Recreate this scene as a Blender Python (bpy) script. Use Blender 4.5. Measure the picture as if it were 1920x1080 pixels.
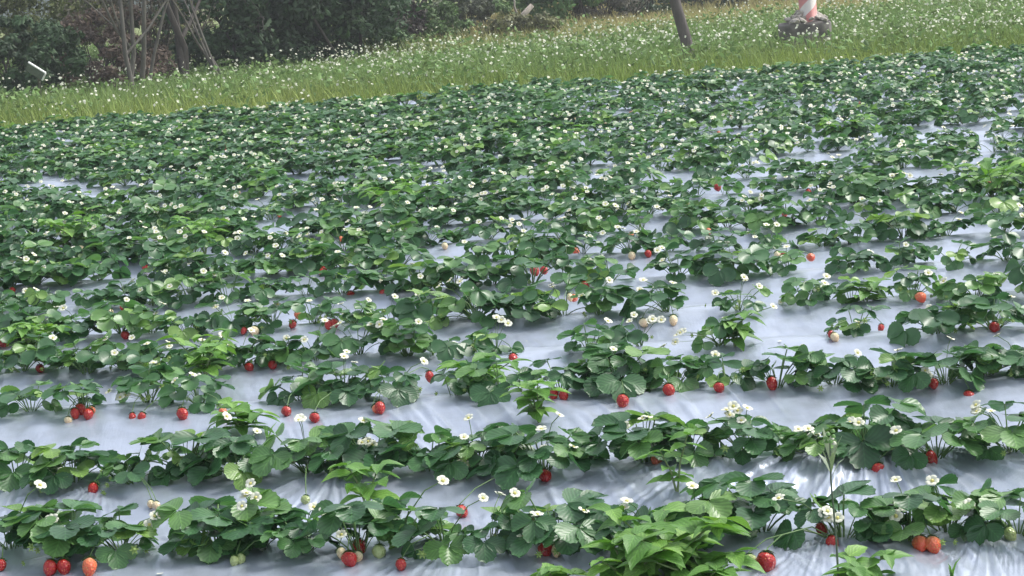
import bpy, math, random
import numpy as np
from mathutils import Vector, Matrix

random.seed(11); rng = np.random.default_rng(11)
for o in list(bpy.data.objects): bpy.data.objects.remove(o, do_unlink=True)
scene = bpy.context.scene
COL = scene.collection
R = math.radians

# ------------------------------------------------------------------ camera
FPX, CAMH, ROLL, PITCH = 4200.0, 1.30, math.atan(0.085), math.atan(602 / 4200)
fwd = Vector((0, math.cos(PITCH), -math.sin(PITCH)))
X0 = Vector((1, 0, 0)); U0 = Vector((0, math.sin(PITCH), math.cos(PITCH)))
cx = X0 * math.cos(ROLL) - U0 * math.sin(ROLL)
cy = X0 * math.sin(ROLL) + U0 * math.cos(ROLL)
cam_d = bpy.data.cameras.new('camera'); cam = bpy.data.objects.new('camera', cam_d); COL.objects.link(cam)
m = Matrix.Identity(4)
for i in range(3):
    m[i][0], m[i][1], m[i][2] = cx[i], cy[i], -fwd[i]
m[2][3] = CAMH
cam.matrix_world = m
cam_d.sensor_width = 36; cam_d.lens = FPX / 1920 * 36; cam_d.clip_end = 2000; cam_d.clip_start = 0.05
scene.camera = cam

# ------------------------------------------------------------------ sky, sun, exposure (bright overcast)
SUN_EL, SUN_AZ = R(52), R(68)          # azimuth measured from +Y towards +X
w = bpy.data.worlds.new('World'); scene.world = w; w.use_nodes = True
nt = w.node_tree; nt.nodes.clear()
sky = nt.nodes.new('ShaderNodeTexSky'); sky.sky_type = 'NISHITA'; sky.sun_disc = False
sky.sun_elevation = SUN_EL; sky.sun_rotation = SUN_AZ; sky.dust_density = 3.0; sky.air_density = 1.0; sky.ozone_density = 1.0
hs = nt.nodes.new('ShaderNodeHueSaturation'); hs.inputs['Saturation'].default_value = 0.42
bg = nt.nodes.new('ShaderNodeBackground'); bg.inputs['Strength'].default_value = 0.13
wo = nt.nodes.new('ShaderNodeOutputWorld')
nt.links.new(sky.outputs[0], hs.inputs['Color']); nt.links.new(hs.outputs[0], bg.inputs[0]); nt.links.new(bg.outputs[0], wo.inputs[0])
sd = bpy.data.lights.new('sun', 'SUN'); sd.energy = 1.4; sd.angle = R(14); sd.color = (1, 0.97, 0.92)
so = bpy.data.objects.new('sun', sd); COL.objects.link(so)
sdir = Vector((math.sin(SUN_AZ) * math.cos(SUN_EL), math.cos(SUN_AZ) * math.cos(SUN_EL), math.sin(SUN_EL)))
so.rotation_euler = sdir.to_track_quat('Z', 'Y').to_euler(); so.location = (0, 0, 30)
vs = scene.view_settings; vs.view_transform = 'Standard'; vs.look = 'None'; vs.exposure = 1.3; vs.gamma = 1
scene.render.engine = 'CYCLES'

# ------------------------------------------------------------------ helpers
def ray(px, py):
    d = fwd + cx * ((px - 960) / FPX) + cy * ((540 - py) / FPX)
    return d.normalized()
def gp(px, py, z=0.0):
    d = ray(px, py); t = (z - CAMH) / d.z
    return Vector((d.x * t, d.y * t, z))
def proj(p):
    v = Vector(p) - Vector((0, 0, CAMH)); dz = v.dot(fwd)
    return 960 + FPX * v.dot(cx) / dz, 540 - FPX * v.dot(cy) / dz, dz
def tag(o, label=None, cat=None, group=None, kind=None):
    if label: o['label'] = label
    if cat: o['category'] = cat
    if group: o['group'] = group
    if kind: o['kind'] = kind
    return o
def mesh_np(name, V, F, mats=(), mi=None, smooth=True, col=None, uv=None):
    """F: (n,3) or (n,4) int array or list of arrays; one mesh"""
    me = bpy.data.meshes.new(name)
    V = np.asarray(V, dtype=np.float32)
    Fs = F if isinstance(F, list) else [F]
    Fs = [np.asarray(f, dtype=np.int32) for f in Fs if len(f)]
    me.vertices.add(len(V)); me.vertices.foreach_set('co', V.ravel())
    nl = sum(f.size for f in Fs); nf = sum(len(f) for f in Fs)
    me.loops.add(nl); me.polygons.add(nf)
    li = np.concatenate([f.ravel() for f in Fs])
    tot = np.concatenate([np.full(len(f), f.shape[1], np.int32) for f in Fs])
    st = np.concatenate([[0], np.cumsum(tot)[:-1]]).astype(np.int32)
    me.loops.foreach_set('vertex_index', li)
    me.polygons.foreach_set('loop_start', st)
    me.polygons.foreach_set('loop_total', tot)
    if mi is not None: me.polygons.foreach_set('material_index', np.asarray(mi, np.int32))
    me.polygons.foreach_set('use_smooth', np.full(nf, smooth))
    if col is not None:
        a = me.color_attributes.new('tint', 'FLOAT_COLOR', 'POINT')
        c = np.ones((len(V), 4), np.float32); c[:, :3] = col; a.data.foreach_set('color', c.ravel())
    if uv is not None:
        u = me.uv_layers.new(name='UVMap'); u.data.foreach_set('uv', np.asarray(uv, np.float32)[li].ravel())
    for mt in mats: me.materials.append(mt)
    me.update(calc_edges=True); me.validate()
    return me
def add(name, me, parent=None, loc=(0, 0, 0), rot=None, scale=None):
    o = bpy.data.objects.new(name, me); COL.objects.link(o); o.location = loc
    if parent: o.parent = parent
    if rot is not None: o.rotation_euler = rot
    if scale is not None: o.scale = (scale,) * 3 if not hasattr(scale, '__len__') else scale
    return o
class MB:
    """vertex / face collector"""
    def __init__(s): s.V = []; s.F3 = []; s.F4 = []; s.M3 = []; s.M4 = []; s.UV = []
    def tube(s, pts, rad, n=6, mi=0, cap=True):
        pts = [Vector(p) for p in pts]
        rad = rad if hasattr(rad, '__len__') else [rad] * len(pts)
        b = len(s.V)
        for i, p in enumerate(pts):
            t = (pts[min(i + 1, len(pts) - 1)] - pts[max(i - 1, 0)]).normalized()
            a = t.cross(Vector((0.13, 0.27, 1)) if abs(t.z) < .9 else Vector((1, 0.2, 0))).normalized(); c = t.cross(a)
            for k in range(n):
                an = 2 * math.pi * k / n
                s.V.append(tuple(p + (a * math.cos(an) + c * math.sin(an)) * rad[i])); s.UV.append((k / n, i))
        for i in range(len(pts) - 1):
            for k in range(n):
                s.F4.append((b + i * n + k, b + i * n + (k + 1) % n, b + (i + 1) * n + (k + 1) % n, b + (i + 1) * n + k)); s.M4.append(mi)
        if cap:
            for base, i in ((b, 0), (b + (len(pts) - 1) * n, -1)):
                for k in range(1, n - 1):
                    s.F3.append((base, base + k, base + k + 1)); s.M3.append(mi)
    def quad(s, ps, mi=0):
        b = len(s.V); s.V += [tuple(p) for p in ps]; s.UV += [(0, 0), (1, 0), (1, 1), (0, 1)]
        s.F4.append((b, b + 1, b + 2, b + 3)); s.M4.append(mi)
    def grid(s, P, mi=0, uvs=None):
        nr, nc = len(P), len(P[0]); b = len(s.V)
        for i in range(nr):
            for j in range(nc):
                s.V.append(tuple(P[i][j])); s.UV.append(uvs[i][j] if uvs else (j / (nc - 1), i / (nr - 1)))
        for i in range(nr - 1):
            for j in range(nc - 1):
                s.F4.append((b + i * nc + j, b + i * nc + j + 1, b + (i + 1) * nc + j + 1, b + (i + 1) * nc + j)); s.M4.append(mi)
    def mesh(s, name, mats, smooth=True):
        return mesh_np(name, np.array(s.V), [np.array(s.F3, np.int32).reshape(-1, 3), np.array(s.F4, np.int32).reshape(-1, 4)], mats,
                       s.M3 + s.M4, smooth, uv=np.array(s.UV))

# ------------------------------------------------------------------ materials
class N:
    def __init__(s, name):
        s.m = bpy.data.materials.new(name); s.m.use_nodes = True; s.t = s.m.node_tree
        s.p = s.t.nodes['Principled BSDF']; s.out = s.t.nodes['Material Output']
    def n(s, typ, **kw):
        x = s.t.nodes.new(typ)
        for k, v in kw.items():
            if k in x.inputs: x.inputs[k].default_value = v
            else: setattr(x, k, v)
        return x
    def l(s, a, b): s.t.links.new(a, b)
    def noise(s, scale, detail=4, vec=None, rough=0.5):
        x = s.n('ShaderNodeTexNoise'); x.inputs['Scale'].default_value = scale; x.inputs['Detail'].default_value = detail; x.inputs['Roughness'].default_value = rough
        if vec: s.l(vec, x.inputs['Vector'])
        return x.outputs['Fac']
    def ramp(s, fac, stops):
        x = s.n('ShaderNodeValToRGB'); e = x.color_ramp.elements
        while len(e) < len(stops): e.new(0.5)
        for q, (pos, c) in zip(e, stops): q.position = pos; q.color = (*c, 1)
        s.l(fac, x.inputs[0]); return x.outputs[0]
    def mul(s, a, b, fac=1.0, mode='MULTIPLY'):
        x = s.n('ShaderNodeMix', data_type='RGBA', blend_type=mode); x.inputs[0].default_value = fac
        s.l(a, x.inputs[6])
        if hasattr(b, 'node'): s.l(b, x.inputs[7])
        else: x.inputs[7].default_value = (*b, 1)
        return x.outputs[2]
    def bump(s, h, strength=0.3, dist=0.01):
        b = s.n('ShaderNodeBump'); b.inputs['Strength'].default_value = strength; b.inputs['Distance'].default_value = dist
        s.l(h, b.inputs['Height']); s.l(b.outputs[0], s.p.inputs['Normal']); return b
    def obj(s): return s.n('ShaderNodeTexCoord').outputs['Object']

def leaf_mat(name, stops, rough=0.37, use_attr=False, trans=0.25, spec=0.5, veins=True):
    k = N(name)
    if use_attr:
        a = k.n('ShaderNodeAttribute', attribute_name='tint'); sx = k.n('ShaderNodeSeparateColor'); k.l(a.outputs['Color'], sx.inputs[0]); f = sx.outputs[0]
    else:
        f = k.n('ShaderNodeObjectInfo').outputs['Random']
    c = k.ramp(f, stops)
    ns = k.noise(35, 3, k.obj())
    c = k.mul(c, k.ramp(ns, [(0.3, (0.78, 0.8, 0.78)), (0.7, (1.18, 1.12, 1.08))]))
    g = k.n('ShaderNodeNewGeometry')
    mixb = k.n('ShaderNodeMix', data_type='RGBA'); k.l(g.outputs['Backfacing'], mixb.inputs[0]); k.l(c, mixb.inputs[6])
    back = k.mul(c, (1.35, 1.3, 1.6)); k.l(back, mixb.inputs[7]); c = mixb.outputs[2]
    k.l(c, k.p.inputs['Base Color']); k.p.inputs['Roughness'].default_value = rough
    k.p.inputs['Specular IOR Level'].default_value = spec
    if veins:
        uv = k.n('ShaderNodeUVMap'); sp = k.n('ShaderNodeSeparateXYZ'); k.l(uv.outputs[0], sp.inputs[0])
        ab = k.n('ShaderNodeMath', operation='ABSOLUTE'); k.l(sp.outputs[0], ab.inputs[0])
        m1 = k.n('ShaderNodeMath', operation='MULTIPLY_ADD'); k.l(ab.outputs[0], m1.inputs[0]); m1.inputs[1].default_value = -0.55; k.l(sp.outputs[1], m1.inputs[2])
        m2 = k.n('ShaderNodeMath', operation='MULTIPLY'); k.l(m1.outputs[0], m2.inputs[0]); m2.inputs[1].default_value = 34
        sn = k.n('ShaderNodeMath', operation='SINE'); k.l(m2.outputs[0], sn.inputs[0])
        k.bump(sn.outputs[0], 0.16, 0.001)
        vc = k.ramp(ab.outputs[0], [(0.0, (1.5, 1.45, 1.35)), (0.07, (1.0, 1.0, 1.0))]); c = k.mul(c, vc)
        sv = k.n('ShaderNodeMapRange'); k.l(sn.outputs[0], sv.inputs[0]); sv.inputs[1].default_value = -1; sv.inputs[3].default_value = .86; sv.inputs[4].default_value = 1.1
        c = k.mul(c, sv.outputs[0]); k.l(c, k.p.inputs['Base Color'])
    tr = k.n('ShaderNodeBsdfTranslucent'); tc = k.mul(c, (1.25, 1.35, 0.7)); k.l(tc, tr.inputs[0])
    mx = k.n('ShaderNodeMixShader'); mx.inputs[0].default_value = trans
    k.l(k.p.outputs[0], mx.inputs[1]); k.l(tr.outputs[0], mx.inputs[2]); k.l(mx.outputs[0], k.out.inputs[0])
    return k.m
def plain(name, c, rough=0.6, var=0.2, scale=30, bump=0.0, spec=0.5, objrand=False):
    k = N(name); f = k.noise(scale, 4, k.obj())
    lo = tuple(v * (1 - var) for v in c); hi = tuple(min(1, v * (1 + var)) for v in c)
    cc = k.ramp(f, [(0.3, lo), (0.7, hi)])
    if objrand:
        r = k.n('ShaderNodeObjectInfo').outputs['Random']; cc = k.mul(cc, k.ramp(r, [(0, (0.75, 0.75, 0.75)), (1, (1.15, 1.15, 1.15))]))
    k.l(cc, k.p.inputs['Base Color']); k.p.inputs['Roughness'].default_value = rough; k.p.inputs['Specular IOR Level'].default_value = spec
    if bump: k.bump(f, bump, 0.02)
    return k.m

STRAW = [(0.0, (0.036, 0.105, 0.044)), (0.35, (0.050, 0.140, 0.056)), (0.7, (0.072, 0.180, 0.064)), (0.9, (0.12, 0.25, 0.075)), (1.0, (0.19, 0.33, 0.08))]
M_leaf = leaf_mat('strawberry leaf', STRAW)
M_leaf_mid = leaf_mat('strawberry leaf mid', STRAW, veins=False)
M_leaf_far = leaf_mat('strawberry leaf far', STRAW, use_attr=True, veins=False)
M_petiole = plain('leaf stalk', (0.11, 0.20, 0.06), 0.5)
M_petal = plain('white petal', (0.60, 0.61, 0.50), 0.7, 0.12, 120)
M_centre = plain('yellow flower centre', (0.56, 0.52, 0.16), 0.7, 0.2, 200)
M_calyx = plain('calyx', (0.10, 0.22, 0.05), 0.55)
def berry_mat(name, stops, seed):
    k = N(name); tc = k.obj()
    sp = k.n('ShaderNodeSeparateXYZ'); k.l(tc, sp.inputs[0])
    mr = k.n('ShaderNodeMapRange'); k.l(sp.outputs[2], mr.inputs[0]); mr.inputs[1].default_value = -0.034; mr.inputs[2].default_value = 0.012
    c = k.ramp(mr.outputs[0], stops)
    v = k.n('ShaderNodeTexVoronoi'); v.inputs['Scale'].default_value = 190; k.l(tc, v.inputs['Vector'])
    dots = k.ramp(v.outputs['Distance'], [(0.16, (1, 1, 1)), (0.26, (0, 0, 0))])
    mx = k.n('ShaderNodeMix', data_type='RGBA'); k.l(dots, mx.inputs[0]); k.l(c, mx.inputs[6]); mx.inputs[7].default_value = (*seed, 1)
    k.l(mx.outputs[2], k.p.inputs['Base Color']); k.p.inputs['Roughness'].default_value = 0.28
    k.bump(v.outputs['Distance'], 0.6, 0.003)
    return k.m
M_red = berry_mat('ripe berry', [(0, (0.33, 0.008, 0.010)), (0.8, (0.38, 0.016, 0.014)), (1, (0.46, 0.11, 0.06))], (0.6, 0.22, 0.06))
M_orange = berry_mat('half ripe berry', [(0, (0.58, 0.07, 0.03)), (0.55, (0.62, 0.16, 0.07)), (1, (0.66, 0.5, 0.3))], (0.5, 0.35, 0.1))
M_pale = berry_mat('pale unripe berry', [(0, (0.72, 0.50, 0.30)), (0.5, (0.70, 0.60, 0.38)), (1, (0.6, 0.62, 0.34))], (0.42, 0.35, 0.1))
M_green = berry_mat('green unripe berry', [(0, (0.36, 0.42, 0.18)), (1, (0.28, 0.38, 0.14))], (0.25, 0.25, 0.08))
M_weed = leaf_mat('weed leaf', [(0, (0.075, 0.185, 0.033)), (0.6, (0.105, 0.24, 0.042)), (1, (0.16, 0.31, 0.055))], 0.5, trans=0.35)
M_weedstem = plain('weed stem', (0.16, 0.22, 0.08), 0.6)
M_drystem = plain('dry stem', (0.22, 0.16, 0.10), 0.7)

def mulch_mat():
    k = N('silver plastic mulch'); tc = k.obj()
    big = k.noise(1.3, 5, tc, 0.6); fine = k.noise(16, 3, tc, 0.5)
    c = k.ramp(big, [(0.3, (0.34, 0.385, 0.465)), (0.7, (0.43, 0.48, 0.565))])
    c = k.mul(c, k.ramp(fine, [(0.35, (0.93, 0.93, 0.92)), (0.6, (1.03, 1.03, 1.04))]))
    k.l(c, k.p.inputs['Base Color'])
    k.p.inputs['Metallic'].default_value = 0.5
    rr = k.n('ShaderNodeMapRange'); k.l(fine, rr.inputs[0]); rr.inputs[3].default_value = 0.27; rr.inputs[4].default_value = 0.42
    k.l(rr.outputs[0], k.p.inputs['Roughness'])
    mp = k.n('ShaderNodeMapping'); mp.inputs['Rotation'].default_value = (0, 0, R(24)); mp.inputs['Scale'].default_value = (26, 4.5, 8); k.l(tc, mp.inputs[0])
    wr = k.noise(1.0, 6, mp.outputs[0], 0.6)
    ad = k.n('ShaderNodeMath', operation='ADD'); k.l(wr, ad.inputs[0]); k.l(fine, ad.inputs[1])
    k.bump(ad.outputs[0], 0.22, 0.012)
    return k.m
M_mulch = mulch_mat()

# ------------------------------------------------------------------ noise for terrain
def vnoise(x, y, seed=0):
    x = np.asarray(x, float); y = np.asarray(y, float)
    xi = np.floor(x).astype(np.int64); yi = np.floor(y).astype(np.int64); fx = x - xi; fy = y - yi
    fx = fx * fx * (3 - 2 * fx); fy = fy * fy * (3 - 2 * fy)
    def h(a, b):
        n = (a * 374761393 + b * 668265263 + seed * 144665) & 0x7fffffff
        n = ((n ^ (n >> 13)) * 1274126177) & 0x7fffffff
        return ((n ^ (n >> 16)) & 0xffff) / 65535.0
    return (h(xi, yi) * (1 - fx) + h(xi + 1, yi) * fx) * (1 - fy) + (h(xi, yi + 1) * (1 - fx) + h(xi + 1, yi + 1) * fx) * fy
def fbm(x, y, seed=0, o=4):
    r = 0; a = 0.5
    for i in range(o): r = r + a * vnoise(x * 2 ** i, y * 2 ** i, seed + i * 7); a *= 0.5
    return r

# ------------------------------------------------------------------ rows of the field
ROWSLOPE = 0.25                                  # rows come nearer towards the right
def S(x, y): return y + ROWSLOPE * x
row_px = [1036, 890, 752, 672, 605, 547, 498]    # where the front edge of each row crosses the middle of the photo
rows = [gp(960, y).y - 0.085 for y in row_px]
rows = [rows[0] - 1.10] + rows
while rows[-1] < 27: rows.append(rows[-1] + 0.72)
rows = [rows[0] - 0.72] + rows
ridx = np.arange(len(rows)); rarr = np.array(rows)
def edge_y(x):                                   # far edge of the field
    return 22.9 - 0.10 * np.asarray(x) + 0.12 * np.sin(np.asarray(x) * 1.7)
fans = [(1640, 850, .016, .62, -2.7, -0.7), (1560, 860, .010, .45, -2.6, -1.0), (75, 905, .009, .35, -1.9, -.5), (200, 930, .009, .4, -2.9, -1.2), (600, 950, .008, .4, -1.6, -.2),
        (640, 905, .010, .45, -2.6, -1.2), (1380, 880, .009, .45, -3.0, -1.6), (700, 650, .010, .5, -1.8, -.4), (1290, 870, .007, .4, -2.9, -1.5), (900, 1010, .008, .35, -2.6, -.8),
        (1440, 1050, .008, .3, -1.6, -.2), (1860, 940, .008, .4, -2.9, -1.4), (480, 1020, .006, .3, -2, -.5), (1560, 1030, .009, .35, -2.5, -1.0), (1850, 1040, .008, .3, -2.6, -1)]
fan_w = []
for (px, py, a, rad, t0, t1) in fans:
    p = gp(px, py); fan_w.append((p.x, p.y, a, rad, t0, t1))
def H(x, y, wr=False):
    x = np.asarray(x, float); y = np.asarray(y, float)
    s = S(x, y); ph = np.interp(s, rarr, ridx)
    c = 0.5 + 0.5 * np.cos(2 * np.pi * ph)
    z = 0.060 * c ** 0.8 - 0.02
    z = z + 0.030 * (fbm(x * 1.6, y * 1.6, 3, 2) - 0.4) + 0.010 * (fbm(x * 6, y * 6, 9, 2) - 0.4)
    if wr:
        near = np.clip((9.5 - y) / 3.5, 0, 1)
        ang = 0.5                                              # creases drawn across the bed
        u = x * np.cos(ang) + y * np.sin(ang) * 0.45
        u = u + .10 * fbm(x * 1.5, y * 1.5, 21, 2)
        cr = np.abs(fbm(u * 17, s * 1.6, 5, 3) - 0.45)
        msk = np.clip((fbm(x * 2.1, y * 2.1, 31, 2) - 0.36) * 6, 0, 1)
        z = z + near * msk * 0.022 * (0.12 - np.minimum(cr, 0.12)) / 0.12 * 0.35
        for (fx, fy, a, rad, t0, t1) in fan_w:
            dx = x - fx; dy = y - fy; r = np.hypot(dx, dy) + 1e-6
            sel = r < rad * 1.7
            if not sel.any(): continue
            th = np.arctan2(dy, dx)
            e = np.clip((th - t0) / 0.25, 0, 1) * np.clip((t1 - th) / 0.25, 0, 1)
            rid = np.abs(vnoise(th * 15, r * 2.0, 77 + int(fx * 100)) - 0.5) * 1.2 + 0.55 * np.abs(vnoise(th * 37, r * 2.5, 5) - 0.5)
            env = np.clip(r / 0.07, 0, 1) * np.exp(-(r / rad) ** 2)
            z = z + np.where(sel, e * env * a * 2.3 * (0.55 - np.minimum(rid, .55)), 0)
    return z
def ground(px, py, lift=0.0):
    d = ray(px, py); t = (0.02 - CAMH) / d.z
    for _ in range(8):
        x, y = d.x * t, d.y * t; z = float(H(x, y)) + lift; t = (z - CAMH) / d.z
    return Vector((d.x * t, d.y * t, z))

# ground sheet under everything and out to the horizon
def soil_mat():
    k = N('meadow soil'); tc = k.obj(); f = k.noise(1.2, 6, tc, 0.65)
    c = k.ramp(f, [(0.3, (0.12, 0.16, 0.04)), (0.55, (0.16, 0.20, 0.055)), (0.75, (0.22, 0.21, 0.08))])
    k.l(c, k.p.inputs['Base Color']); k.p.inputs['Roughness'].default_value = 0.95; k.bump(k.noise(14, 5, tc), 0.7, 0.06); return k.m
M_soil = soil_mat()
def meadow_h(x, y):
    x = np.asarray(x, float); y = np.asarray(y, float)
    k = np.clip((y - edge_y(x)) / 3, 0, 1)
    return -0.10 + k * (0.10 + 0.16 * (fbm(x * .35, y * .35, 40, 3) - 0.45)) + np.clip((y - 33) / 12, 0, 1) * 0.9 * np.clip((3.5 - x) / 6, 0, 1) * np.clip((x + 9) / 6, 0, 1) * 0.35
gx = np.concatenate([-np.geomspace(900, 26, 14), np.linspace(-24, 24, 120), np.geomspace(26, 900, 14)])
gy = np.concatenate([np.linspace(-60, 3, 8), np.linspace(3.5, 60, 140), np.geomspace(62, 1500, 16)])
GX, GY = np.meshgrid(gx, gy); GZ = meadow_h(GX, GY)
nr, nc = GX.shape; I = np.arange(nr * nc).reshape(nr, nc)
F = np.stack([I[:-1, :-1], I[:-1, 1:], I[1:, 1:], I[1:, :-1]], -1).reshape(-1, 4)
tag(add('ground', mesh_np('ground', np.stack([GX, GY, GZ], -1).reshape(-1, 3), F, [M_soil])), kind='structure')

# the plastic sheet of the field
cols = np.concatenate([np.linspace(-0.62, -0.27, 40)[:-1], np.linspace(-0.27, 0.27, 620), np.linspace(0.27, 0.62, 40)[1:]])
ys = [3.4]
while ys[-1] < 26:
    y_ = ys[-1]; ys.append(y_ + (0.03 if y_ < 4.4 else 0.010 if y_ < 6.3 else 0.010 + (y_ - 6.3) * 0.0042))
ys = np.array(ys); T = (ys - 3.4) / (ys[-1] - 3.4)
MX = ys[:, None] * cols[None, :]
ymax = edge_y(MX)
MY = 3.4 + (ys[:, None] - 3.4) * np.where(True, 1, 1) * np.ones_like(MX)
MY = np.minimum(MY, ymax)
MZ = H(MX, MY, True)
MZ = np.where(MY >= ymax - 1e-6, -0.13, MZ)
nr, nc = MX.shape; I = np.arange(nr * nc).reshape(nr, nc)
F = np.stack([I[:-1, :-1], I[:-1, 1:], I[1:, 1:], I[1:, :-1]], -1).reshape(-1, 4)
keep = ~((MY[:-1, :-1] >= ymax[:-1, :-1] - 1e-6) & (MY[:-1, 1:] >= ymax[:-1, 1:] - 1e-6)).reshape(-1)
tag(add('plastic_mulch', mesh_np('plastic_mulch', np.stack([MX, MY, MZ], -1).reshape(-1, 3), F[keep], [M_mulch])), kind='structure')

# ------------------------------------------------------------------ strawberry plant pieces
def leaflet(mb, base, direc, normal, L, W, cup, droop, nu=4, nv=8, serr=0.055):
    d = direc.normalized(); n = (normal - d * normal.dot(d)).normalized(); s = d.cross(n)
    P = []; uvs = []
    for i in range(nv + 1):
        t = i / nv
        wdt = W * 0.5 * (max(.02, 1 - (1 - t / .58) ** 2) ** .62 if t < .58 else max(.004, 1 - ((t - .58) / .42) ** 2.5) ** .5)
        if 0 < i < nv: wdt *= 1 + serr * (1 if i % 2 else -1)
        row = []; ur = []
        for j in range(-nu // 2, nu // 2 + 1):
            q = j / (nu / 2)
            z = cup * W * (q * q) * math.sin(math.pi * (0.15 + 0.75 * t)) - droop * L * t * t
            tt = t + (0.03 if abs(q) == 1 and i % 2 else 0) - .10 * q * q * max(0, t - .6) 
            row.append(base + d * (L * tt) + s * (wdt * q) + n * z); ur.append((q, t))
        P.append(row); uvs.append(ur)
    mb.grid(P, 0, uvs)
def make_leaf(seed, lean, plen, L, low=False):
    r = random.Random(seed); mb = MB()
    pts = []
    for i in range(5 if not low else 3):
        t = i / (4 if not low else 2); a = lean * (0.45 + 0.62 * t); pts.append((0, 0))
    # petiole: arc in the x-z plane
    k = 4 if not low else 2; p = Vector((0, 0, 0)); arc = [p.copy()]
    for i in range(k):
        a = lean * (0.55 + 0.6 * (i + 0.5) / k); p = p + Vector((math.sin(a), 0, math.cos(a))) * (plen / k); arc.append(p.copy())
    mb.tube(arc, [0.0019] * len(arc), 4 if not low else 3, 1, False)
    out = Vector((1, 0, 0)); tilt = min(0.75, lean * 0.42) + r.uniform(-.28, .28)
    fw = Vector((math.cos(tilt), 0, -math.sin(tilt))); nm = Vector((math.sin(tilt), r.uniform(-.25, .25), math.cos(tilt)))
    sd_ = fw.cross(nm).normalized()
    nu, nv = (4, 12) if not low else (2, 5)
    for ang, ls in ((0, 1.0), (R(74), 0.93), (R(-74), 0.93)):
        a = ang + r.uniform(-.16, .16)
        dr = fw * math.cos(a) + sd_ * math.sin(a) + nm * r.uniform(-.1, .26)
        n2 = nm + Vector((r.uniform(-.25, .25), r.uniform(-.25, .25), 0))
        leaflet(mb, arc[-1] + dr * 0.004, dr, n2, L * ls * r.uniform(.92, 1.08), L * ls * r.uniform(.86, 1.0), r.uniform(.05, .32), r.uniform(.03, .25), nu, nv)
    return mb, arc[-1]
LEAN = [0.15, 0.35, 0.55, 0.75, 0.95, 1.12, 1.28, 0.3, 0.6, 0.85, 1.05, 1.2, 0.45, 1.35]
LEAVES = []; TIPS = []; LEAVES_MID = []; LEAVES_LOW = []
for i, ln in enumerate(LEAN):
    r = random.Random(i + 50); pl = r.uniform(.085, .115); L = r.uniform(.056, .074)
    mb, _ = make_leaf(i, ln, pl, L); TIPS.append(_tip + Vector((math.sin(min(1.3, ln)) * .03, 0, .01)) if (_tip := make_leaf(i, ln, pl, L)[1]) else None); LEAVES.append(mb.mesh('leaf', [M_leaf, M_petiole])); LEAVES_MID.append(mb.mesh('leaf', [M_leaf_mid, M_petiole]))
    mb, _ = make_leaf(i, ln, pl, L, True); LEAVES_LOW.append(mb)
# flower
def petals(mb, mi=0, r0=0.003, rr=0.014, ph=0):
    for k in range(5):
        a = 2 * math.pi * k / 5 + ph; c = Vector((math.cos(a), math.sin(a), 0)); s = Vector((-math.sin(a), math.cos(a), 0))
        P = []
        for t, wd, z in ((0, .35, 0), (.45, .95, .0022), (.8, .85, .003), (1.0, .42, .0022)):
            P.append([c * (r0 + (rr - r0) * t) + s * (wd * q * 0.0072) + Vector((0, 0, z * (1 + .5 * ((k * 7) % 3)) - q * q * .0012 + .0005 * (k % 2))) for q in (-1, 0, 1)])
        mb.grid(P, mi)
def dome(mb, r, h, mi, z0=0, n=7):
    P = []
    for i in range(4):
        a = i / 3 * math.pi / 2
        P.append([Vector((r * math.cos(a) * math.cos(2 * math.pi * k / n), r * math.cos(a) * math.sin(2 * math.pi * k / n), z0 + h * math.sin(a))) for k in range(n + 1)])
    mb.grid(P, mi)
mb = MB(); petals(mb); ME_petals = mb.mesh('flower', [M_petal])
mb = MB(); dome(mb, .0042, .0034, 0, .0008); ME_centre = mb.mesh('flower_centre', [M_centre])
mb = MB(); petals(mb); dome(mb, .0042, .0034, 1, .0008); ME_flower = mb.mesh('flower', [M_petal, M_centre]); MB_flower = mb
# berry: hangs from its calyx at the origin, tip towards -z
def berry_mesh(name, mat, seed, fat=1.0):
    r = random.Random(seed); mb = MB(); P = []
    prof = [(0.0, .004), (.008, .001), (.0135, -.004), (.0155, -.011), (.0145, -.019), (.0112, -.027), (.0065, -.033), (.0025, -.036), (0, -.0365)]
    for (rd, z) in prof:
        P.append([Vector((rd * fat * math.cos(2 * math.pi * k / 10) * (1 + .05 * math.sin(3 * k + seed)), rd * fat * math.sin(2 * math.pi * k / 10), z + (.002 * math.sin(k * .63 + seed) if rd else 0))) for k in range(11)])
    mb.grid(P, 0); return mb.mesh(name, [mat])
BERRY = {c: [berry_mesh('berry', mt, i, f) for i, f in enumerate((.95, 1.1, 1.22))] for c, mt in (('red', M_red), ('orange', M_orange), ('pale', M_pale), ('green', M_green))}
mb = MB()
for k in range(8):
    a = 2 * math.pi * k / 8; c = Vector((math.cos(a), math.sin(a), 0)); s = Vector((-math.sin(a), math.cos(a), 0))
    mb.grid([[c * .001 + s * .002 * q + Vector((0, 0, .006)) for q in (-1, 0, 1)], [c * .010 + s * .0032 * q + Vector((0, 0, .0052)) for q in (-1, 0, 1)], [c * .0175 + s * .0006 * q + Vector((0, 0, .0005)) for q in (-1, 0, 1)]])
mb.tube([(0, 0, .004), (0, 0, .014)], .0013, 5)
ME_calyx = mb.mesh('calyx', [M_calyx])
M_bud = plain('flower bud', (.22, .32, .08), .6)
mb = MB()
for k in range(6):
    a = 2 * math.pi * k / 6; c = Vector((math.cos(a), math.sin(a), 0)); s = Vector((-math.sin(a), math.cos(a), 0))
    mb.grid([[c * .001 + s * .002 * q for q in (-1, 0, 1)], [c * .007 + s * .0028 * q + Vector((0, 0, .001)) for q in (-1, 0, 1)], [c * .0125 + s * .0004 * q + Vector((0, 0, .003)) for q in (-1, 0, 1)]])
dome(mb, .005, .006, 0, 0)
ME_bud = mb.mesh('flower_bud', [M_bud])
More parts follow.
